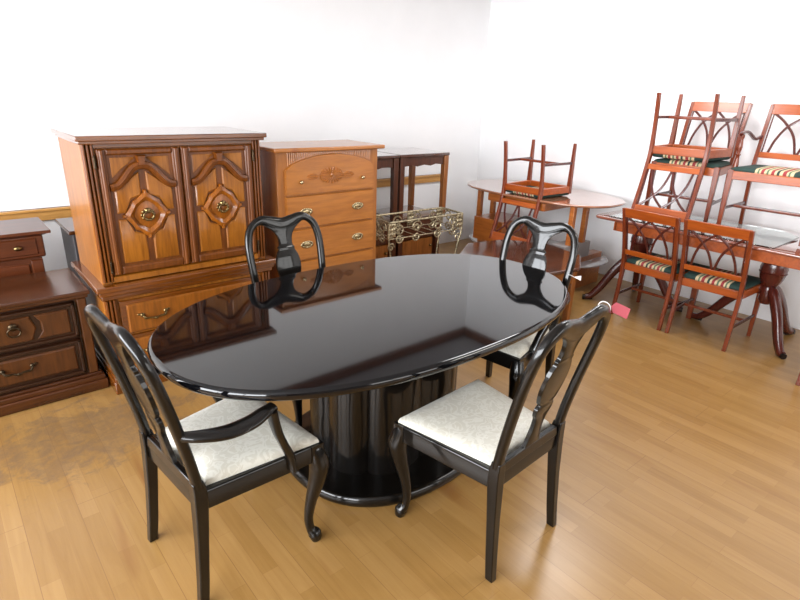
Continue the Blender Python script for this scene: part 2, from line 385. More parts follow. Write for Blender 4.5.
# ---------------------------------------------------------------- black chairs
def backy(z):
    return -0.195 - 0.120 * max(0, (z - 0.45) / 0.53) ** 1.25
def black_chair(name, label, arms):
    t = thing(name, label, 'chair')
    g = t
    # back: posts, shoulders and yoke in one bent piece
    half = [(0.191, 0.46), (0.193, 0.55), (0.199, 0.68), (0.205, 0.80), (0.203, 0.875), (0.188, 0.935), (0.155, 0.972), (0.112, 0.985), (0.06, 0.968), (0.0, 0.952)]
    pts = [(-x, backy(z), z) for x, z in half] + [(x, backy(z), z) for x, z in reversed(half[:-1])]
    pth = cr_path(pts, 6)
    def wid(u):
        c = 1 - min(1, abs(u - 0.5) / 0.17); c = c * c * (3 - 2 * c)
        return (0.0195 + 0.020 * c, 0.0165 - 0.004 * c)
    # section: first radius in the plane of the back, second through it
    MB().sweep(pth, wid, 14, 0.75, up=(0, 1, 0.15)).build('back_frame', 'lacquer', t, 0, 50)
    prof = [(0.962, 0.110), (0.943, 0.080), (0.918, 0.054), (0.885, 0.039), (0.85, 0.038), (0.838, 0.048), (0.825, 0.046), (0.80, 0.060), (0.765, 0.069), (0.725, 0.069), (0.69, 0.060), (0.668, 0.050), (0.655, 0.038), (0.640, 0.050), (0.615, 0.046), (0.59, 0.031), (0.55, 0.028), (0.51, 0.034), (0.48, 0.044), (0.455, 0.052)]
    pr = cr_path([(w, 0, z) for z, w in prof], 4)
    rings = []
    for p in pr:
        y = backy(p.z); w = p.x; d = 0.007
        rings.append([(-w, y - d, p.z), (-w * .9, y - d - .002, p.z), (w * .9, y - d - .002, p.z), (w, y - d, p.z), (w, y + d, p.z), (w * .9, y + d + .002, p.z), (-w * .9, y + d + .002, p.z), (-w, y + d, p.z)])
    MB().quadstrip(rings).build('splat', 'lacquer', t, 0, 50)
    MB().taper((0, -0.193, 0.435), (0.17, 0.016), (0, -0.197, 0.475), (0.16, 0.010)).build('shoe', 'lacquer', t, 0.004)
    # seat rails
    f = MB(); out = [(-0.252, 0.248), (0.252, 0.248), (0.203, -0.205), (-0.203, -0.205)]; inn = [(-0.21, 0.21), (0.21, 0.21), (0.165, -0.175), (-0.165, -0.175)]
    rings = [[(x, y, 0.375) for x, y in out], [(x, y, 0.437) for x, y in out], [(x * .98, y * .98, 0.445) for x, y in out], [(x, y, 0.445) for x, y in inn], [(x, y, 0.375) for x, y in inn]]
    f.quadstrip(rings, cap=False, close_path=True); f.build('seat_rail', 'lacquer', t, 0.003)
    # drop-in cushion
    def ring(z, s_):
        pts_ = []
        X1, X0, Y1, Y0 = 0.240 * s_, 0.182 * s_, 0.233 * s_, -0.165 * s_
        for k in range(8): pts_.append((X0 * (-1 + 2 * k / 8) , Y0, z))
        for k in range(8): pts_.append((X0 + (X1 - X0) * k / 8, Y0 + (Y1 - Y0) * k / 8, z))
        for k in range(8): pts_.append((X1 * (1 - 2 * k / 8), Y1, z))
        for k in range(8): pts_.append((-X1 + (X1 - X0) * k / 8, Y1 + (Y0 - Y1) * k / 8, z))
        return pts_
    MB().quadstrip([ring(0.430, 1.0), ring(0.452, 1.005), ring(0.464, 0.985), ring(0.472, 0.94), ring(0.478, 0.80), ring(0.482, 0.5), ring(0.483, 0.15)]).build('seat', 'damask', t, 0, 60)
    for sx in (-1, 1):
        # rear leg: square, swept back
        rings = []
        for z, dx, h in ((0.0, 0.012, 0.0145), (0.10, 0.008, 0.0155), (0.25, 0.003, 0.017), (0.40, 0.0, 0.0200), (0.45, 0.0, 0.0195), (0.485, 0.001, 0.0165)):
            cx = sx * (0.190 + dx); cy = (-0.198 - 0.030 * (1 - z / 0.40) ** 1.5) if z < 0.4 else backy(z) - 0.0
            rings.append([(cx - h, cy - h * 1.1, z), (cx + h, cy - h * 1.1, z), (cx + h, cy + h * 1.1, z), (cx - h, cy + h * 1.1, z)])
        MB().quadstrip(rings).build('leg', 'lacquer', t, 0.004)
        # cabriole front leg
        pts = [(sx * 0.224, 0.222, 0.425), (sx * 0.232, 0.230, 0.385), (sx * 0.238, 0.237, 0.345), (sx * 0.231, 0.229, 0.28), (sx * 0.216, 0.212, 0.19), (sx * 0.208, 0.203, 0.11), (sx * 0.211, 0.207, 0.055), (sx * 0.221, 0.219, 0.028), (sx * 0.224, 0.222, 0.001)]
        rr = [0.028, 0.035, 0.037, 0.030, 0.021, 0.0165, 0.016, 0.025, 0.019]
        pp = cr_path(pts, 5)
        def rad(u, rr=rr):
            q = u * (len(rr) - 1); i = min(int(q), len(rr) - 2); return rr[i] + (rr[i + 1] - rr[i]) * (q - i)
        mb = MB().sweep(pp, rad, 14, 0.85, up=(0, 1, 0)); mb.box(sx * 0.226 - 0.025, sx * 0.226 + 0.025, 0.197, 0.2475, 0.376, 0.444)
        mb.build('leg', 'lacquer', t, 0, 50)
        if arms:
            z = 0.67; by = backy(z)
            ap = cr_path([(sx * 0.200, by, 0.668), (sx * 0.232, by + 0.05, 0.664), (sx * 0.260, by + 0.12, 0.660), (sx * 0.272, by + 0.19, 0.668), (sx * 0.272, by + 0.24, 0.682), (sx * 0.268, by + 0.275, 0.688)], 6)
            arm = MB().sweep(ap, lambda u: (0.015 + 0.016 * math.sin(PI * min(1, u * 1.1)) + 0.006 * u, 0.0135), 12, 0.8, up=(0, 0, 1)).build('armrest', 'lacquer', t, 0, 50)
            sp = cr_path([(sx * 0.241, 0.115, 0.395), (sx * 0.243, 0.110, 0.45), (sx * 0.252, 0.080, 0.52), (sx * 0.266, 0.050, 0.59), (sx * 0.268, 0.030, 0.680)], 6)
            MB().sweep(sp, lambda u: (0.014, 0.029 - 0.011 * math.sin(PI * u)), 12, 0.75, up=(1, 0, 0)).build('arm_support', 'lacquer', t, 0, 50)
    return t
D = math.radians
GC = 'black chairs around the oval table'
arm0 = black_chair('dining_armchair', 'black lacquered armchair with cream seat at the near left end of the oval table', True)
arm0.location = (0.613, 1.643, 0); arm0.rotation_euler = (0, 0, D(-84.5)); arm0['group'] = GC
dup(arm0, (2.200, 1.685, 0), D(97.5), 'black armchair with cream seat at the right end of the oval table, beyond it', GC)
side0 = black_chair('dining_chair', 'black armless chair with cream seat, front right, a pink tag on its top rail', False)
side0.location = (1.432, 1.132, 0); side0.rotation_euler = (0, 0, D(3.5)); side0['group'] = GC
dup(side0, (1.365, 2.265, 0), D(178), 'black armless chair behind the oval table, in front of the pine chest', GC)

# ---------------------------------------------------------------- armoire
def bail(parent, x, z, y, w=0.055, mat='brass', name='handle'):
    b = MB()
    for sx in (-1, 1):
        b.ball((x + sx * w, y - 0.006, z), 0.012, 10, (1, .6, 1)); b.ball((x + sx * w * 1.25, y - 0.003, z + 0.006), 0.009, 8, (1.2, .4, .7))
        b.sweep([(x + sx * w, y, z), (x + sx * w, y - 0.02, z)], 0.005, 8)
    pth = cr_path([(x - w, y - 0.02, z), (x - w * .8, y - 0.024, z - 0.016), (x - w * .35, y - 0.026, z - 0.016), (x, y - 0.027, z - 0.024), (x + w * .35, y - 0.026, z - 0.016), (x + w * .8, y - 0.024, z - 0.016), (x + w, y - 0.02, z)], 5)
    b.sweep(pth, lambda u: 0.004 + 0.003 * abs(math.sin(3 * PI * u)), 8, up=(0, 1, 0))
    b.ball((x, y - 0.027, z - 0.022), 0.008, 8)
    return b.build(name, mat, parent, 0, 50)
def cabinet_door(parent, x0, x1, z0, z1, y):
    W = x1 - x0; cx = (x0 + x1) / 2; H = z1 - z0
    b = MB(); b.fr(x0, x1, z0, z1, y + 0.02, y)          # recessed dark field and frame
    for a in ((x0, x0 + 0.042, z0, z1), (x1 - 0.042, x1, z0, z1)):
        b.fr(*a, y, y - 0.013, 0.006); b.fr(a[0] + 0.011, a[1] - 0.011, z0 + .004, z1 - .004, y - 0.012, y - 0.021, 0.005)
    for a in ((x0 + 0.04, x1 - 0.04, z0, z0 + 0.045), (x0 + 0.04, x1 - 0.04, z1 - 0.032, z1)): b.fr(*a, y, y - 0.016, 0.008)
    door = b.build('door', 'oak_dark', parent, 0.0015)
    ix0, ix1 = x0 + 0.058, x1 - 0.058; iz0 = z0 + 0.058; sh = z0 + H * 0.725; pk = z0 + H * 0.865
    # raised quarter panels in lighter grain, around the medallion
    q = MB(); g = 0.016; mz = z0 + H * 0.475
    for s_ in (-1, 1):
        xa, xb = (ix0, cx - g) if s_ < 0 else (cx + g, ix1)
        xo, xi = (xa, xb) if s_ < 0 else (xb, xa)
        low = [(xo, iz0), (xi, iz0), (xi, mz - 0.105), (cx + s_ * 0.07, mz - 0.085), (cx + s_ * 0.105, mz - g), (xo, mz - g)]
        up_ = [(xo, mz + g), (cx + s_ * 0.105, mz + g), (cx + s_ * 0.07, mz + 0.085), (xi, mz + 0.105), (xi, pk - 0.030), (cx + s_ * 0.05, pk - 0.052), (cx + s_ * 0.09, sh + 0.008), (xo, sh - 0.030)]
        for poly in (low, up_):
            if s_ > 0: poly = poly[::-1]
            q.front(poly, y + 0.002, y - 0.010, 0.009)
    # spandrel field above the arch
    for s_ in (-1, 1):
        tri = [(cx + s_ * 0.03, z1 - 0.045), (cx + s_ * 0.03, pk + 0.035), (cx + s_ * 0.09, pk - 0.01), (cx + s_ * (W / 2 - 0.058), sh + 0.035), (cx + s_ * (W / 2 - 0.058), z1 - 0.045)]
        if s_ < 0: tri = tri[::-1]
        q.front(tri, y + 0.002, y - 0.002, 0.003)
    q.build('raised_panel', 'oak_arm', door, 0.0015)
    c = MB()
    ar = cr_path([(x0 + 0.042, y - 0.012, sh - 0.012), (x0 + 0.072, y - 0.014, sh - 0.006), (cx - 0.100, y - 0.015, sh + 0.018), (cx - 0.045, y - 0.016, pk - 0.010), (cx, y - 0.016, pk + 0.002), (cx + 0.045, y - 0.016, pk - 0.010), (cx + 0.100, y - 0.015, sh + 0.018), (x1 - 0.072, y - 0.014, sh - 0.006), (x1 - 0.042, y - 0.012, sh - 0.012)], 6)
    c.sweep(ar, (0.020, 0.014), 10, 0.8, up=(0, 1, 0)); c.sweep([p + Vector((0, -0.009, 0.003)) for p in ar], (0.007, 0.007), 8, up=(0, 1, 0))
    c.front([(cx - 0.024, z1 - 0.034), (cx + 0.024, z1 - 0.034), (cx + 0.015, pk), (cx - 0.015, pk)][::-1], y, y - 0.034, 0.008)
    c.build('arch_moulding', 'oak_dark', door, 0, 40)
    md = MB(); outer = []; inner = []
    for i in range(48):
        a = 2 * PI * i / 48; k = 0.096 + 0.016 * abs(math.cos(2 * a)) ** 3 - 0.008 * abs(math.sin(4 * a)); outer.append((cx + k * math.cos(a), mz + k * 1.08 * math.sin(a)))
        k = 0.066 - 0.007 * abs(math.sin(2 * a)); inner.append((cx + k * math.cos(a), mz + k * 1.1 * math.sin(a)))
    md.quadstrip([[(x, y + 0.002, z) for x, z in outer], [(x, y - 0.016, z) for x, z in outer], [((x + u) / 2, y - 0.026, (z + w) / 2) for (x, z), (u, w) in zip(outer, inner)], [(x, y - 0.012, z) for x, z in inner]], cap=False)
    md.quadstrip([[(x, y - 0.012, z) for x, z in inner], [(cx + (x - cx) * .6, y - 0.018, mz + (z - mz) * .6) for x, z in inner], [(cx + (x - cx) * .1, y - 0.020, mz + (z - mz) * .1) for x, z in inner]])
    for dx, dz in ((0.105, 0), (-0.105, 0), (0, 0.115), (0, -0.112)):
        ex, ez = (0.014, 0.009) if dx else (0.009, 0.016); md.fr(cx + dx - ex, cx + dx + ex, mz + dz - ez, mz + dz + ez, y, y - 0.022, 0.004)
    md.build('medallion', 'oak_med', door, 0.001)
    h = MB(); h.ball((cx, y - 0.026, mz + 0.022), 0.016, 10, (1, .6, 1)); h.torus((cx, y - 0.034, mz - 0.004), 0.026, 0.0048, 'y', 20, 8, 0.85)
    for i in range(10): h.ball((cx + 0.030 * math.cos(i * PI / 5), y - 0.024, mz + 0.028 * math.sin(i * PI / 5)), 0.008, 8, (1, .5, 1))
    h.build('handle', 'brass', door, 0, 50)
    return door
ax0, ax1, ay, ab = 0.578, 1.512, 3.055, 3.60
t = thing('armoire', 'tall honey oak armoire with two carved doors above drawers', 'armoire')
MB().box(ax0, ax1, ay + 0.02, ab, 0.60, 1.352).build('upper_case', 'oak_arm', t, 0.002)
tp = MB(); tp.box(0.553, 1.54, 3.018, ab + 0.01, 1.362, 1.387); tp.box(0.565, 1.528, 3.03, ab, 1.346, 1.364); tp.build('top', 'oak_darkh', t, 0.004)
pil = MB()
for xa in (ax0, ax1 - 0.055):
    pil = MB()
    for k in range(3): pil.fr(xa + 0.002 + k * 0.018, xa + 0.017 + k * 0.018, 0.64, 1.348, ay + 0.02, ay - 0.004, 0.004)
    pil.build('fluted_pilaster', 'oak_dark', t, 0.001)
MB().fr(ax0 + 0.05, ax1 - 0.05, 1.325, 1.348, ay + 0.02, ay + 0.002, 0.003).build('frieze', 'oak_darkh', t)
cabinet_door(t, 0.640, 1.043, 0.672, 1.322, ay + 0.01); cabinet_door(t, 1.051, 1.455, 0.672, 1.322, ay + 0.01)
ba = MB(); ba.fr(ax0 + 0.05, ax1 - 0.05, 0.632, 0.668, ay + 0.02, ay, 0.004); ba.build('bottom_rail', 'oak_arm', t)
ws = MB(); ws.box(0.53, 1.56, 3.005, ab + 0.02, 0.600, 0.630); ws.box(0.543, 1.547, 3.018, ab + 0.02, 0.575, 0.602); ws.box(0.553, 1.537, 3.03, ab, 0.55, 0.577)
ws.build('waist_moulding', 'oak_darkh', t, 0.007, segs=3)
MB().box(0.562, 1.528, 3.055, ab, 0.06, 0.56).build('lower_case', 'oak_arm', t, 0.002)
pil = MB()
for xa in (0.566, 1.468):
    pil = MB()
    for k in range(3): pil.fr(xa + k * 0.019, xa + 0.016 + k * 0.019, 0.10, 0.548, 3.06, 3.032, 0.004)
    pil.build('fluted_pilaster', 'oak_dark', t, 0.001)
for z0, z1 in ((0.335, 0.530), (0.112, 0.325)):
    d = MB(); d.fr(0.632, 1.462, z0, z1, 3.06, 3.04, 0.004); d.build('drawer_frame', 'oak_darkh', t, 0.001)
    d = MB(); d.fr(0.665, 1.43, z0 + 0.008, z1 - 0.024, 3.045, 3.028, 0.006); d = d.build('drawer', 'oak_drawer', t, 0.001)
    for hx in (0.80, 1.29): bail(d, hx, (z0 + z1) / 2 + 0.004, 3.028, 0.062)
p = MB(); p.box(0.545, 1.545, 3.015, ab, 0.0, 0.075); p.box(0.552, 1.538, 3.027, ab, 0.07, 0.10); p.build('base_moulding', 'oak_darkh', t, 0.008, segs=3)
for hx in (0.628, 1.462):
    for hz in (0.72, 1.26): h = MB(); h.sweep([(hx, ay - 0.004, hz - 0.022), (hx, ay - 0.004, hz + 0.022)], 0.006, 8); h.ball((hx, ay - 0.004, hz + 0.026), 0.007, 8); h.ball((hx, ay - 0.004, hz - 0.026), 0.007, 8); h.build('hinge', 'darkbrass', t, 0, 50)

# ---------------------------------------------------------------- pine chest of drawers
t = thing('chest_of_drawers', 'orange knotty pine chest of drawers with carved rosette on top drawer', 'chest of drawers')
cy = 3.12; cb = 3.53
MB().box(1.645, 2.435, cy, cb, 0.05, 1.262).build('case', 'pine_v', t, 0.003)
tp = MB(); tp.box(1.618, 2.475, cy - 0.035, cb + 0.01, 1.262, 1.288); tp.build('top', 'pine', t, 0.006, segs=3)
rd = MB()
for i in range(44):
    x = 1.72 + i * 0.0149
    rd.fr(x, x + 0.0115, 1.11, 1.258, cy, cy - 0.006, 0.003)
rd.build('reeded_frieze', 'pine', t, 0)
def pbail(parent, x, z, y):
    b = MB()
    for i in range(16):
        a = i * PI / 8; b.ball((x + 0.040 * math.cos(a), y - 0.003, z + 0.018 * math.sin(a)), 0.008, 8, (1.1, .5, 1))
    b.ball((x, y - 0.002, z), 0.02, 10, (1.7, .3, .9)); b.torus((x, y - 0.014, z + 0.004), 0.026, 0.0035, 'y', 14, 8, 0.8, PI, 2 * PI)
    b.build('handle', 'pewter', parent, 0, 50)
x0, x1 = 1.695, 2.395
arch = [(x0, 0.995), (x1, 0.995), (x1, 1.150)] + [(x1 - (x1 - x0) * k / 16, 1.165 + 0.078 * math.sin(PI * k / 16) ** 0.8) for k in range(1, 16)] + [(x0, 1.150)]
d = MB(); d.front(arch, cy, cy - 0.02, 0.006); d = d.build('drawer', 'pine', t, 0, 40)
rs = MB(); rc = (2.035, 1.105)
for i in range(22):
    a = 2 * PI * i / 22; c, s_ = math.cos(a), math.sin(a)
    rs.sweep([(rc[0] + c * 0.02, cy - 0.022, rc[1] + s_ * 0.011), (rc[0] + c * 0.06, cy - 0.026, rc[1] + s_ * 0.034), (rc[0] + c * 0.088, cy - 0.021, rc[1] + s_ * 0.05)], lambda u: 0.003 + 0.005 * u, 6, up=(0, 1, 0))
for sx in (-1, 1):
    for k in range(3): rs.sweep(cr_path([(rc[0] + sx * 0.095, cy - 0.02, rc[1] - 0.006), (rc[0] + sx * 0.135, cy - 0.023, rc[1] + 0.014 - k * 0.016), (rc[0] + sx * 0.18, cy - 0.019, rc[1] + 0.004 - k * 0.006)], 4), 0.005, 6, up=(0, 1, 0))
rs.ball((rc[0], cy - 0.022, rc[1]), 0.016, 10, (1.2, .4, .8)); rs.build('carved_rosette', 'pine_carved', d, 0, 50)
for kx in (1.80, 2.285): MB().ball((kx, cy - 0.034, 1.075), 0.013, 12).ball((kx, cy - 0.021, 1.075), 0.008, 8).build('knob', 'pewter', d, 0, 50)
for z0, z1 in ((0.775, 0.985), (0.555, 0.765), (0.335, 0.545), (0.115, 0.325)):
    d = MB(); d.fr(x0, x1, z0, z1, cy, cy - 0.02, 0.005); d = d.build('drawer', 'pine', t, 0, 40)
    for hx in (1.835, 2.25): pbail(d, hx, z0 + 0.105, cy - 0.02)
b = MB(); b.box(1.63, 2.45, cy - 0.022, cb, 0.0, 0.095); b.build('plinth', 'pine_v', t, 0.008)

# ---------------------------------------------------------------- walnut low chest (left)
t = thing('low_chest', 'low red brown walnut chest with two drawers, left of the armoire', 'chest')
MB().box(-0.265, 0.505, 3.185, 3.60, 0.05, 0.56).build('case', 'walnut_d', t, 0.003)
tp = MB(); tp.box(-0.30, 0.525, 3.145, 3.635, 0.568, 0.590); tp.box(-0.285, 0.515, 3.16, 3.62, 0.548, 0.570); tp.build('top', 'walnut', t, 0.006, segs=3)
b = MB(); b.box(-0.305, 0.538, 3.135, 3.62, 0.0, 0.06); b.box(-0.29, 0.53, 3.15, 3.61, 0.055, 0.085); b.box(-0.28, 0.52, 3.168, 3.60, 0.08, 0.10); b.build('base_moulding', 'walnut', t, 0.008, segs=3)
for xa in (0.455, -0.265): MB().fr(xa, xa + 0.05, 0.10, 0.548, 3.19, 3.166, 0.006).build('corner_post', 'walnut_v', t, 0.002)
for i, (z0, z1) in enumerate(((0.335, 0.535), (0.115, 0.320))):
    d = MB(); X0, X1 = -0.205, 0.445
    d.fr(X0, X1, z0, z1, 3.185, 3.172, 0.004)
    for a in ((X0, X1, z0, z0 + 0.022), (X0, X1, z1 - 0.022, z1), (X0, X0 + 0.022, z0, z1), (X1 - 0.022, X1, z0, z1)): d.fr(*a, 3.18, 3.158, 0.006)
    d = d.build('drawer', 'walnut_d', t, 0.001)
    q = MB(); zm = (z0 + z1) / 2; a0, a1, b0, b1 = X0 + 0.034, X1 - 0.034, z0 + 0.034, z1 - 0.034
    if i == 0:
        for (u0, u1) in ((a0, 0.00), (0.245, a1)):
            if u0 < 0: poly = [(u0, b0), (u1 - 0.01, b0), (u1 - 0.035, zm - .03), (u1 - 0.035, zm + .03), (u1 - 0.01, b1), (u0, b1)]
            else: poly = [(u0 + 0.01, b0), (u1, b0), (u1, b1), (u0 + 0.01, b1), (u0 + 0.035, zm + .03), (u0 + 0.035, zm - .03)]
            q.front(poly, 3.174, 3.160, 0.008)
        q.front([(0.01, b0), (0.235, b0), (0.258, zm), (0.235, b1), (0.01, b1), (-0.013, zm)], 3.174, 3.160, 0.008)
    else: q.fr(a0, a1, b0, b1, 3.174, 3.160, 0.008)
    q.build('raised_panel', 'walnut_v', d, 0.001)
    if i == 0:
        h = MB(); h.ball((0.16, 3.152, 0.462), 0.022, 10, (1, .4, .9)); h.torus((0.16, 3.143, 0.437), 0.028, 0.0045, 'y', 18, 8, 0.85); h.build('handle', 'darkbrass', d, 0, 50)
    else: bail(d, 0.14, 0.235, 3.160, 0.065, 'darkbrass')

# cherry box chest behind it
t = thing('jewellery_chest', 'small cherry chest with one brass knob, behind the low walnut chest', 'chest')
MB().box(-0.25, 0.405, 3.70, 4.02, 0.0, 0.745).build('case', 'cherry', t, 0.004)
MB().box(-0.275, 0.425, 3.675, 4.03, 0.665, 0.798).build('drawer_case', 'cherry', t, 0.012, segs=3)
tp = MB(); tp.box(-0.31, 0.465, 3.64, 4.05, 0.808, 0.826)
tp.taper((0.0775, 3.8475, 0.796), (0.352, 0.178, 0), (0.0775, 3.8475, 0.812), (0.385, 0.203, 0)); tp.build('top', 'cherry', t, 0.003)
d = MB().fr(-0.22, 0.39, 0.685, 0.782, 3.68, 3.668, 0.006).build('drawer', 'cherry', t)
MB().ball((0.294, 3.655, 0.735), 0.014, 12, (1.5, .7, 1)).build('knob', 'brass', d, 0, 50)
for xa in (0.345, -0.25): MB().fr(xa, xa + 0.06, 0.05, 0.65, 3.70, 3.686, 0.005).build('corner_post', 'cherry', t)
d = MB().fr(-0.18, 0.335, 0.35, 0.63, 3.70, 3.688, 0.006).build('drawer', 'cherry', t)

# dark sided cabinet behind armoire
t = thing('dark_cabinet', 'dark sided cabinet with brown top, half hidden behind the armoire', 'cabinet')
MB().box(0.575, 1.48, 3.67, 4.06, 0.0, 0.775).build('case', plain('dark_grey_side', (0.035, 0.032, 0.035), 0.5, var=0.2), t, 0.003)
MB().box(0.555, 1.50, 3.655, 4.07, 0.777, 0.80).build('top', 'walnut', t, 0.004)
MB().fr(0.62, 1.43, 0.1, 0.73, 3.67, 3.655, 0.004).build('door', 'walnut_v', t)

# ---------------------------------------------------------------- stacked end tables
def end_table(name, label, w, d, h, low, dark=False):
    t = thing(name, label, 'table', group='dark end tables stacked by the pine chest')
    poly = []
    for (sx, sy) in ((-1, -1), (1, -1), (1, 1), (-1, 1)): poly.append((sx * w / 2, sy * d / 2))
    tp = MB(); tp.box(-w / 2, w / 2, -d / 2, d / 2, h - 0.028, h); tp.build('tabletop', 'endtop', t, 0.007, segs=3)
    lw = w / 2 - 0.035; ld = d / 2 - 0.035
    if not low:
        a = MB()
        for y in (-ld - 0.004, ld + 0.004):
            s_ = [(-lw, h - 0.11), (-lw * .55, h - 0.098), (-lw * .3, h - 0.112), (0, h - 0.100), (lw * .3, h - 0.112), (lw * .55, h - 0.098), (lw, h - 0.11), (lw, h - 0.027), (-lw, h - 0.027)]
            a.quadstrip([[(x, y - 0.009, z) for x, z in s_], [(x, y + 0.009, z) for x, z in s_]])
        for x in (-lw - 0.004, lw + 0.004): a.box(x - 0.009, x + 0.009, -ld, ld, h - 0.11, h - 0.027)
        a.build('apron', 'endtab', t, 0.002)
        for sx in (-1, 1):
            for sy in (-1, 1):
                MB().taper((sx * (lw + .004), sy * (ld + .004), 0), (0.023, 0.023), (sx * (lw + .004), sy * (ld + .004), h - 0.028), (0.026, 0.026)).build('leg', 'endtab' if dark or sx < 0 else 'endleg', t, 0.003)
        MB().box(-lw - .012, lw + .012, ld - .005, ld + .02, 0.40, 0.455).build('stretcher', 'endleg', t, 0.002)
    else:
        c = MB(); c.box(-lw, lw, -ld + 0.02, ld, 0.10, h - 0.03); c.build('case', 'endtab', t, 0.003)
        a = MB(); a.box(-lw - .01, lw + .01, -ld - .012, -ld + .03, h - 0.21, h - 0.028); a.build('apron', 'endtab', t, 0.004)
        dr = MB().fr(-lw + .045, lw - .045, 0.12, h - 0.225, -ld + 0.02, -ld + 0.004, 0.006).build('door', 'endleg', t)
        MB().ball((lw - .08, -ld - 0.008, 0.25), 0.013, 10).build('knob', 'brass', dr, 0, 50)
        for sx in (-1, 1):
            for sy in (-1, 1): MB().box(sx * lw - .024, sx * lw + .024, sy * ld - .024, sy * ld + .024, 0, h - 0.028).build('leg', 'endtab', t, 0.003)
    return t
e1 = end_table('end_table', 'dark cupboard end table under a stacked table, behind the wire planter', 0.55, 0.50, 0.555, True)
e1.location = (3.45, 3.98, 0)
dup(e1, (2.89, 3.98, 0), 0, 'dark cupboard end table, lower left of the stack right beside the pine chest', 'dark end tables stacked by the pine chest')
e2 = end_table('end_table', 'upper dark open end table, the right one, with an amber right leg', 0.60, 0.52, 0.575, False)
e2.location = (3.445, 3.96, 0.556)
e3 = end_table('end_table', 'upper dark open end table, the left one, partly hidden by the pine chest', 0.60, 0.52, 0.575, False, True)
e3.location = (2.835, 3.96, 0.556)

# ---------------------------------------------------------------- wrought wire planter
t = thing('wire_planter', 'gilded scrollwork metal planter stand in front of the dark end tables', 'planter')
A_ = Vector((2.60, 3.17)); C_ = Vector((3.36, 3.13)); dv = Vector((0.02, 0.27)); ZT = 0.70
cs = [A_, C_, C_ + dv, A_ + dv]
fm = MB()
for i in range(4):
    p, q_ = cs[i], cs[(i + 1) % 4]
    fm.sweep([(p.x, p.y, ZT), (q_.x, q_.y, ZT)], 0.009, 8); fm.sweep([(p.x, p.y, ZT - 0.13), (q_.x, q_.y, ZT - 0.13)], 0.004, 8)
fm.build('top_frame', 'iron', t, 0, 40)
def scroll(b, o, u, r, hand=1, up=1, th=0.0065):
    pts = []
    for k in range(26):
        a = k / 25 * 2.7 * PI; rr = r * (1 - k / 31)
        pts.append((o[0] + u.x * hand * (rr * math.cos(a)), o[1] + u.y * hand * (rr * math.cos(a)), o[2] + up * rr * math.sin(a)))
    b.sweep(pts, th, 6, up=(-u.y, u.x, 0))
for i in range(4):
    p, q_ = cs[i], cs[(i + 1) % 4]; L = (q_ - p).length; u = (q_ - p).normalized()
    if L > 0.4: pos = [0.10, L / 2 - 0.11, L / 2 + 0.11, L - 0.10]
    else: pos = [0.09, L - 0.09]
    for j, s_ in enumerate(pos):
        c = p + u * s_; b = MB(); scroll(b, (c.x, c.y, ZT - 0.055 if j % 2 else ZT - 0.07), u, 0.050, 1 if j % 2 else -1, 1); b.build('scroll', 'iron', t, 0, 50)
        b = MB(); scroll(b, (c.x, c.y, ZT - 0.135), u, 0.038, -1 if j % 2 else 1, -1); b.build('scroll', 'iron', t, 0, 50)
    for s_ in ((0.02, L - 0.02) if L < .4 else (0.02, 0.10, L - 0.10, L - 0.02)):
        c = p + u * s_; MB().sweep([(c.x, c.y, ZT), (c.x, c.y, ZT - 0.13)], 0.004, 6, up=(1, 0, 0)).build('upright', 'iron', t, 0, 50)
for c in cs:
    b = MB(); u = (c - (A_ + C_ + dv) / 2).normalized()
    b.sweep(cr_path([(c.x, c.y, ZT), (c.x, c.y, ZT - 0.14), (c.x - u.x * .03, c.y - u.y * .03, 0.42), (c.x - u.x * .05, c.y - u.y * .05, 0.25), (c.x, c.y, 0.06), (c.x + u.x * .03, c.y + u.y * .03, 0.006)], 5), 0.0075, 8, up=(1, 0, 0))
    scroll(b, (c.x - u.x * .03, c.y - u.y * .03, 0.50), Vector((1, 0)), 0.035, 1, 1)
    b.build('leg', 'iron', t, 0, 50)
for c, sx in ((A_, 1), (C_, -1), (A_ + dv, 1), (C_ + dv, -1), ((A_ + C_) / 2 + dv, 1)):      # pressed leaf plates at the corners
    b = MB(); x0_, x1_ = sorted((c.x, c.x + sx * 0.065))
    b.box(x0_, x1_, c.y - 0.003, c.y + 0.003, ZT - 0.115, ZT)
    for k in range(9): b.ball((x0_ + 0.012 + 0.02 * (k % 3), c.y - 0.005, ZT - 0.02 - 0.036 * (k // 3)), 0.011, 8, (1, .5, 1.4))
    b.build('leaf_plate', 'iron', t, 0.001)
b = MB()
for k in range(7):
    p = A_ + (C_ - A_) * (k + .5) / 7; b.sweep([(p.x, p.y, ZT - 0.13), (p.x + dv.x, p.y + dv.y, ZT - 0.13)], 0.0035, 6)
b.build('bottom_grid', 'iron', t, 0)

# ---------------------------------------------------------------- coffee table
t = thing('coffee_table', 'low eight sided wooden coffee table with dark top, beyond the far black armchair', 'table', (3.48, 2.58, 0))
def octa(r): return [(r * math.cos(D_(a)), r * math.sin(D_(a))) for a in range(10, 370, 45)]
D_ = math.radians
MB().slab(octa(0.50), 0.425, 0.452).build('tabletop', 'coffee_top', t, 0.007, segs=3)
o_, i_ = octa(0.475), octa(0.455)
MB().quadstrip([[(x, y, 0.33) for x, y in o_], [(x, y, 0.425) for x, y in o_], [(x, y, 0.425) for x, y in i_], [(x, y, 0.33) for x, y in i_]], cap=False, close_path=True).build('apron', 'oak_drawer', t, 0.002)
for x, y in octa(0.445)[::2] if False else octa(0.445): MB().taper((x, y, 0), (0.022, 0.022), (x, y, 0.426), (0.026, 0.026)).build('leg', 'endleg', t, 0.004)
MB().slab(octa(0.43), 0.10, 0.12).build('shelf', 'oak_drawer', t, 0.003)

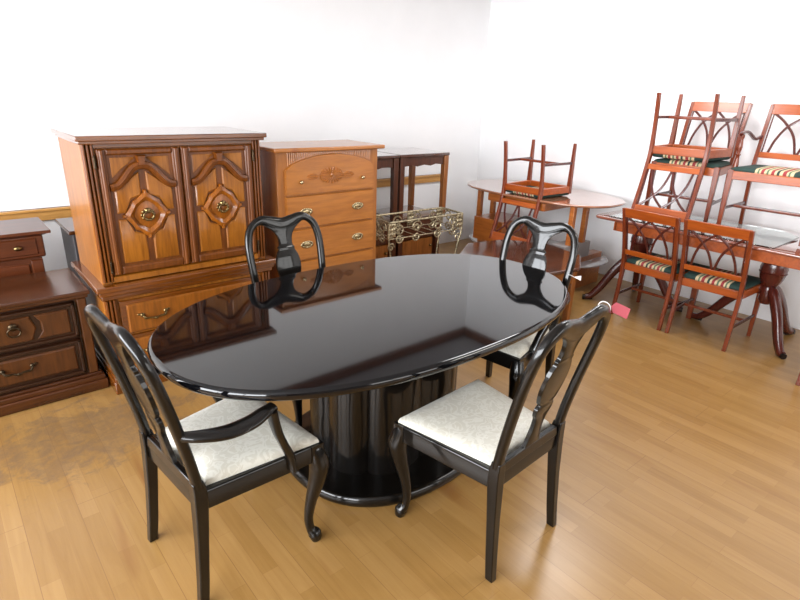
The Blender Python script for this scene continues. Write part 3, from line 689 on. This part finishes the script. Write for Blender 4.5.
# ---------------------------------------------------------------- oval two-tier table
t = thing('oval_table', 'oval pale topped table with paired posts, under the upturned chair', 'table', (4.44, 3.14, 0))
MB().slab(oval(0, 0, 0.45, 0.80, 2.6, 96), 0.778, 0.80, 0.010, 3).build('tabletop', plain('polished_pale_top', (0.30, 0.12, 0.06), 0.04, 0, 1.0, 0.9, 0.15, 6), t, 0, 30)
rl = MB(); rl.box(-0.40, -0.375, -0.33, 0.30, 0.70, 0.768); rl.box(0.375, 0.40, -0.33, 0.30, 0.70, 0.768); rl.box(-0.39, 0.39, -0.34, -0.315, 0.70, 0.768); rl.box(-0.39, 0.39, 0.29, 0.315, 0.70, 0.768)
rl.box(-0.40, 0.40, -0.30, 0.28, 0.764, 0.779); rl.build('apron', 'orange', t, 0.003)
for y in (0.47, -0.58):
    for x in (-0.32, -0.12): MB().box(x - 0.022, x + 0.022, y - 0.022, y + 0.022, 0.44, 0.779).build('post', 'orange', t, 0.003)
for y in (0.44, -0.54): MB().box(-0.40, 0.0, 0.10 if y > 0 else y - 0.06, 0.46 if y > 0 else y + 0.08, 0.30, 0.52 if y > 0 else 0.44).build('end_box', 'orange' if y > 0 else 'greywood', t, 0.004)
MB().slab(oval(0, 0, 0.40, 0.74, 2.6, 64), 0.235, 0.252, 0.008, 2).build('lower_shelf', M['tabletop'] if False else plain('smoked_shelf', (0.32, 0.30, 0.30), 0.08, 0, 1.0, 0.8), t, 0, 30)
for y in (0.44, -0.54): MB().box(-0.30, 0.25, y - 0.05, y + 0.05, 0.0, 0.30).build('foot', 'orange', t, 0.004)

# ---------------------------------------------------------------- mahogany double pedestal table
TX0, TX1, TY0, TY1 = 4.055, 4.86, 0.62, 2.33
t = thing('pedestal_table', 'long mahogany double pedestal table along the right wall, chairs stacked on it', 'table')
def rrect(x0, x1, y0, y1, r, n=6):
    o = []
    for cx_, cy_, a0 in ((x1 - r, y0 + r, -PI / 2), (x1 - r, y1 - r, 0), (x0 + r, y1 - r, PI / 2), (x0 + r, y0 + r, PI)):
        for k in range(n + 1):
            a = a0 + PI / 2 * k / n; o.append((cx_ + r * math.cos(a), cy_ + r * math.sin(a)))
    return o
MB().slab(rrect(TX0, TX1, TY0, TY1, 0.05), 0.735, 0.757, 0.008, 2).build('tabletop', plain('polished_mahogany_top', (0.20, 0.06, 0.035), 0.06, 0, 1.0, 0.9, 0.2, 6), t, 0, 30)
ap = MB(); ap.box(TX0 + .05, TX0 + .075, 0.84, 2.16, 0.655, 0.736); ap.box(TX1 - .075, TX1 - .05, 0.84, 2.16, 0.655, 0.736); ap.box(TX0 + .05, TX1 - .05, 0.83, 0.855, 0.655, 0.736); ap.box(TX0 + .05, TX1 - .05, 2.145, 2.17, 0.655, 0.736)
ap.build('apron', 'mahogx', t, 0.003)
for py, dirs in ((2.06, ((-0.24, 0.27), (0.14, -0.34), (0.34, 0.14))), (1.09, ((-0.16, -0.22), (0.08, 0.46), (0.36, -0.12)))):
    px_ = 4.40
    MB().lathe([(0.10, 0.736), (0.10, 0.715), (0.045, 0.70), (0.035, 0.67), (0.045, 0.645), (0.030, 0.635), (0.05, 0.618), (0.078, 0.60), (0.086, 0.565), (0.083, 0.54), (0.088, 0.535), (0.083, 0.53), (0.074, 0.49), (0.055, 0.445), (0.04, 0.43), (0.046, 0.41), (0.048, 0.33), (0.03, 0.30)], (px_, py), 24).build('pedestal', 'mahogd', t, 0, 40)
    for dx, dy in dirs:
        u = Vector((dx, dy)); L = u.length
        pts = [(px_, py, 0.40), (px_ + dx * .22, py + dy * .22, 0.385), (px_ + dx * .50, py + dy * .50, 0.27), (px_ + dx * .75, py + dy * .75, 0.12), (px_ + dx * .93, py + dy * .93, 0.04), (px_ + dx * 1.05, py + dy * 1.05, 0.028)]
        lg = MB().sweep(cr_path(pts, 5), lambda q: (0.032 - 0.010 * q, 0.044 - 0.022 * q), 10, 0.7).build('leg', 'mahogd', t, 0, 50)
        e = Vector((px_ + dx * 1.05, py + dy * 1.05, 0.022)); MB().sweep([e - Vector((dx, dy, -.03)) * .16, e + Vector((dx, dy, -0.02)) * .06], (0.021, 0.02), 10, 0.7).build('toe_cap', 'bronzecap', lg, 0, 50)
gl = MB().slab([(4.10, 1.05), (4.62, 1.05), (4.74, 1.17), (4.74, 2.10), (4.62, 2.22), (4.10, 2.22)], 0.758, 0.765).build('glass_sheet', 'glass', None, 0)
gl['label'] = 'clear glass sheet with clipped corners lying on the long mahogany table'; gl['category'] = 'glass'

# ---------------------------------------------------------------- mahogany lattice chairs
def by2(z):
    return -0.195 - 0.125 * max(0, (z - 0.42) / 0.455) ** 1.2 if z > 0.42 else -0.195 - 0.045 * ((0.42 - z) / 0.42) ** 1.6
def lattice_chair(name, label, arms=False, w=0.0):
    t = thing(name, label, 'chair')
    fw, rw = 0.222 + w, 0.200 + w
    HT = 0.875
    for sx in (-1, 1):
        rings = []
        for k in range(19):
            z = HT * k / 18; hy = 0.0145 + 0.006 * math.exp(-((z - 0.42) / 0.12) ** 2); hx = 0.0125; cx_ = sx * (rw + 0.01 * (z > .42) * (z - .42)); cy_ = by2(z)
            rings.append([(cx_ - hx, cy_ - hy, z), (cx_ + hx, cy_ - hy, z), (cx_ + hx, cy_ + hy, z), (cx_ - hx, cy_ + hy, z)])
        MB().quadstrip(rings).build('back_post', 'mahog', t, 0.003)
        MB().taper((sx * fw, 0.205, 0), (0.012, 0.012), (sx * fw, 0.205, 0.44), (0.019, 0.019)).build('front_leg', 'mahog', t, 0.003)
    def rail(z0, z1, h, nm, mt, dy=0.0, hw=None):
        W = hw or rw - 0.008; y0, y1 = by2(z0) + dy, by2(z1) + dy; b = MB()
        b.quadstrip([[(-W, y0 - h, z0), (W, y0 - h, z0), (W, y0 + h, z0), (-W, y0 + h, z0)], [(-W, y1 - h, z1), (W, y1 - h, z1), (W, y1 + h, z1), (-W, y1 + h, z1)]])
        return b.build(nm, mt, t, 0.003)
    rail(HT - 0.068, HT + 0.003, 0.012, 'crest_rail', 'mahogx', 0, rw + 0.004)
    zl0, zl1 = 0.545, HT - 0.066
    rail(zl0 - 0.04, zl0, 0.010, 'back_rail', 'mahogx')
    lt = MB()
    def P(x, s_): z = zl0 + (zl1 - zl0) * s_; return (x * (rw / 0.19), by2(z), z)
    for s_ in (-1, 1):
        for a in ([(-.140, 0), (-.122, .35), (-.080, .70), (.0, 1.0)], [(-.165, 1), (-.105, .80), (-.040, .45), (-.006, 0)]):
            lt.sweep(cr_path([P(s_ * x, q_) for x, q_ in a], 5), (0.0088, 0.0065), 8, 0.7, up=(0, 1, 0))
        lt.sweep([P(s_ * .172, 0), P(s_ * .172, .5), P(s_ * .172, 1)], (0.0055, 0.005), 8, 0.7, up=(0, 1, 0))
    lt.build('lattice', 'mahogd', t, 0, 50)
    out = [(-fw - .017, 0.222), (fw + .017, 0.222), (rw + .010, -0.195), (-rw - .010, -0.195)]; inn = [(-fw + .02, 0.195), (fw - .02, 0.195), (rw - .02, -0.175), (-rw + .02, -0.175)]
    MB().quadstrip([[(x, y, 0.375) for x, y in out], [(x, y, 0.432) for x, y in out], [(x, y, 0.432) for x, y in inn], [(x, y, 0.375) for x, y in inn]], cap=False, close_path=True).build('seat_rail', 'mahogx', t, 0.004)
    def ring(z, k):
        a = [(-fw - .008, 0.214), (fw + .008, 0.214), (rw, -0.175), (-rw, -0.175)]; pts_ = []
        for i in range(4):
            p, q_ = a[i], a[(i + 1) % 4]
            for j in range(6): pts_.append(((p[0] + (q_[0] - p[0]) * j / 6) * k, (p[1] + (q_[1] - p[1]) * j / 6) * k, z))
        return pts_
    MB().quadstrip([ring(0.425, .97), ring(0.436, 1.0), ring(0.448, .985), ring(0.457, .93), ring(0.461, .8), ring(0.463, .3)]).build('seat', 'stripe', t, 0, 60)
    for sx in (-1, 1):
        MB().sweep([(sx * fw, 0.205, 0.17), (sx * (rw), by2(0.17), 0.17)], (0.008, 0.012), 8, 0.6).build('stretcher', 'mahogd', t, 0, 50)
    MB().sweep([(-(fw + rw) / 2, 0.02, 0.17), ((fw + rw) / 2, 0.02, 0.17)], (0.008, 0.012), 8, 0.6).build('stretcher', 'mahog', t, 0, 50)
    if arms:
        for sx in (-1, 1):
            x = sx * (fw + 0.012)
            MB().sweep(cr_path([(sx * (rw + .004), by2(0.655), 0.655), (sx * (rw + .03), by2(.65) + 0.06, 0.632), (x, by2(.65) + 0.14, 0.655), (x + sx * .008, -0.02, 0.685), (x + sx * .008, 0.09, 0.682), (x + sx * .004, 0.125, 0.67)], 6), (0.014, 0.010), 10, 0.8).build('armrest', 'mahogd', t, 0, 50)
            MB().lathe([(0.012, 0.672), (0.015, 0.655), (0.010, 0.64), (0.013, 0.62), (0.017, 0.59), (0.012, 0.555), (0.010, 0.545), (0.017, 0.535), (0.011, 0.525), (0.013, 0.50), (0.018, 0.47), (0.016, 0.38)], (x, 0.105), 14).build('arm_post', 'mahog', t, 0, 50)
    return t
GL = 'mahogany lattice back chairs'
l0 = lattice_chair('lattice_chair', 'mahogany lattice back chair standing on the floor, left of the two before the table')
l0.location = (4.262, 1.81, 0); l0.rotation_euler = (0, 0, D(-92)); l0['group'] = GL
dup(l0, (4.262, 1.365, 0), D(-88), 'mahogany lattice back chair standing on the floor, right of the two before the table', GL)
ZS = 0.766
dup(l0, (4.50, 1.815, ZS), D(95), 'upright mahogany chair standing on the pedestal table with another chair upturned on its seat', GL)
dup(l0, (4.435, 1.85, ZS + 0.463 + 0.465), D(92), 'mahogany chair upside down on the seat of the chair on the pedestal table', GL, PI)
dup(l0, (4.215, 3.045, 0.80 + 0.464), D(91), 'upside down mahogany chair resting on the oval pale topped table', GL, PI)
dup(l0, (4.125, 0.465, 0), D(-90), 'mahogany chair at the far right edge, only part of one rear leg showing', GL)
la = lattice_chair('lattice_armchair', 'mahogany lattice armchair with striped seat standing on the pedestal table, at the right edge', True, 0.035)
la.location = (4.50, 1.225, ZS); la.rotation_euler = (0, 0, D(93)); la['group'] = GL

# ---------------------------------------------------------------- tags
t = thing('price_tag', 'pink price tag looped by white string on the front right black chair', 'tag', (1.655, 0.858, 0.975))
MB().torus((0, 0, -0.008), 0.023, 0.0018, 'x', 24, 6, 0.9).build('string', 'string', t, 0, 50)
b = MB().slab([(0.028, -0.020), (0.084, -0.024), (0.088, 0.014), (0.032, 0.018), (0.018, 0.0)], -0.001, 0.001).build('card', 'tagpink', t); b.rotation_euler = (D(62), D(20), D(-38)); b.location = (0.006, -0.004, 0.004)
t = thing('paper_tag', 'small white paper tag tied to the back post of the far black armchair', 'tag', (2.44, 1.46, 0.765))
MB().slab([(0, 0), (0.04, -0.012), (0.04, 0.014)], -0.001, 0.001).build('card', 'white', t).rotation_euler = (D(60), D(10), D(-40))
MB().sweep([(-0.03, 0.01, 0.015), (-0.012, 0.004, 0.008), (0.002, 0, 0)], 0.0015, 6).build('string', 'string', t)
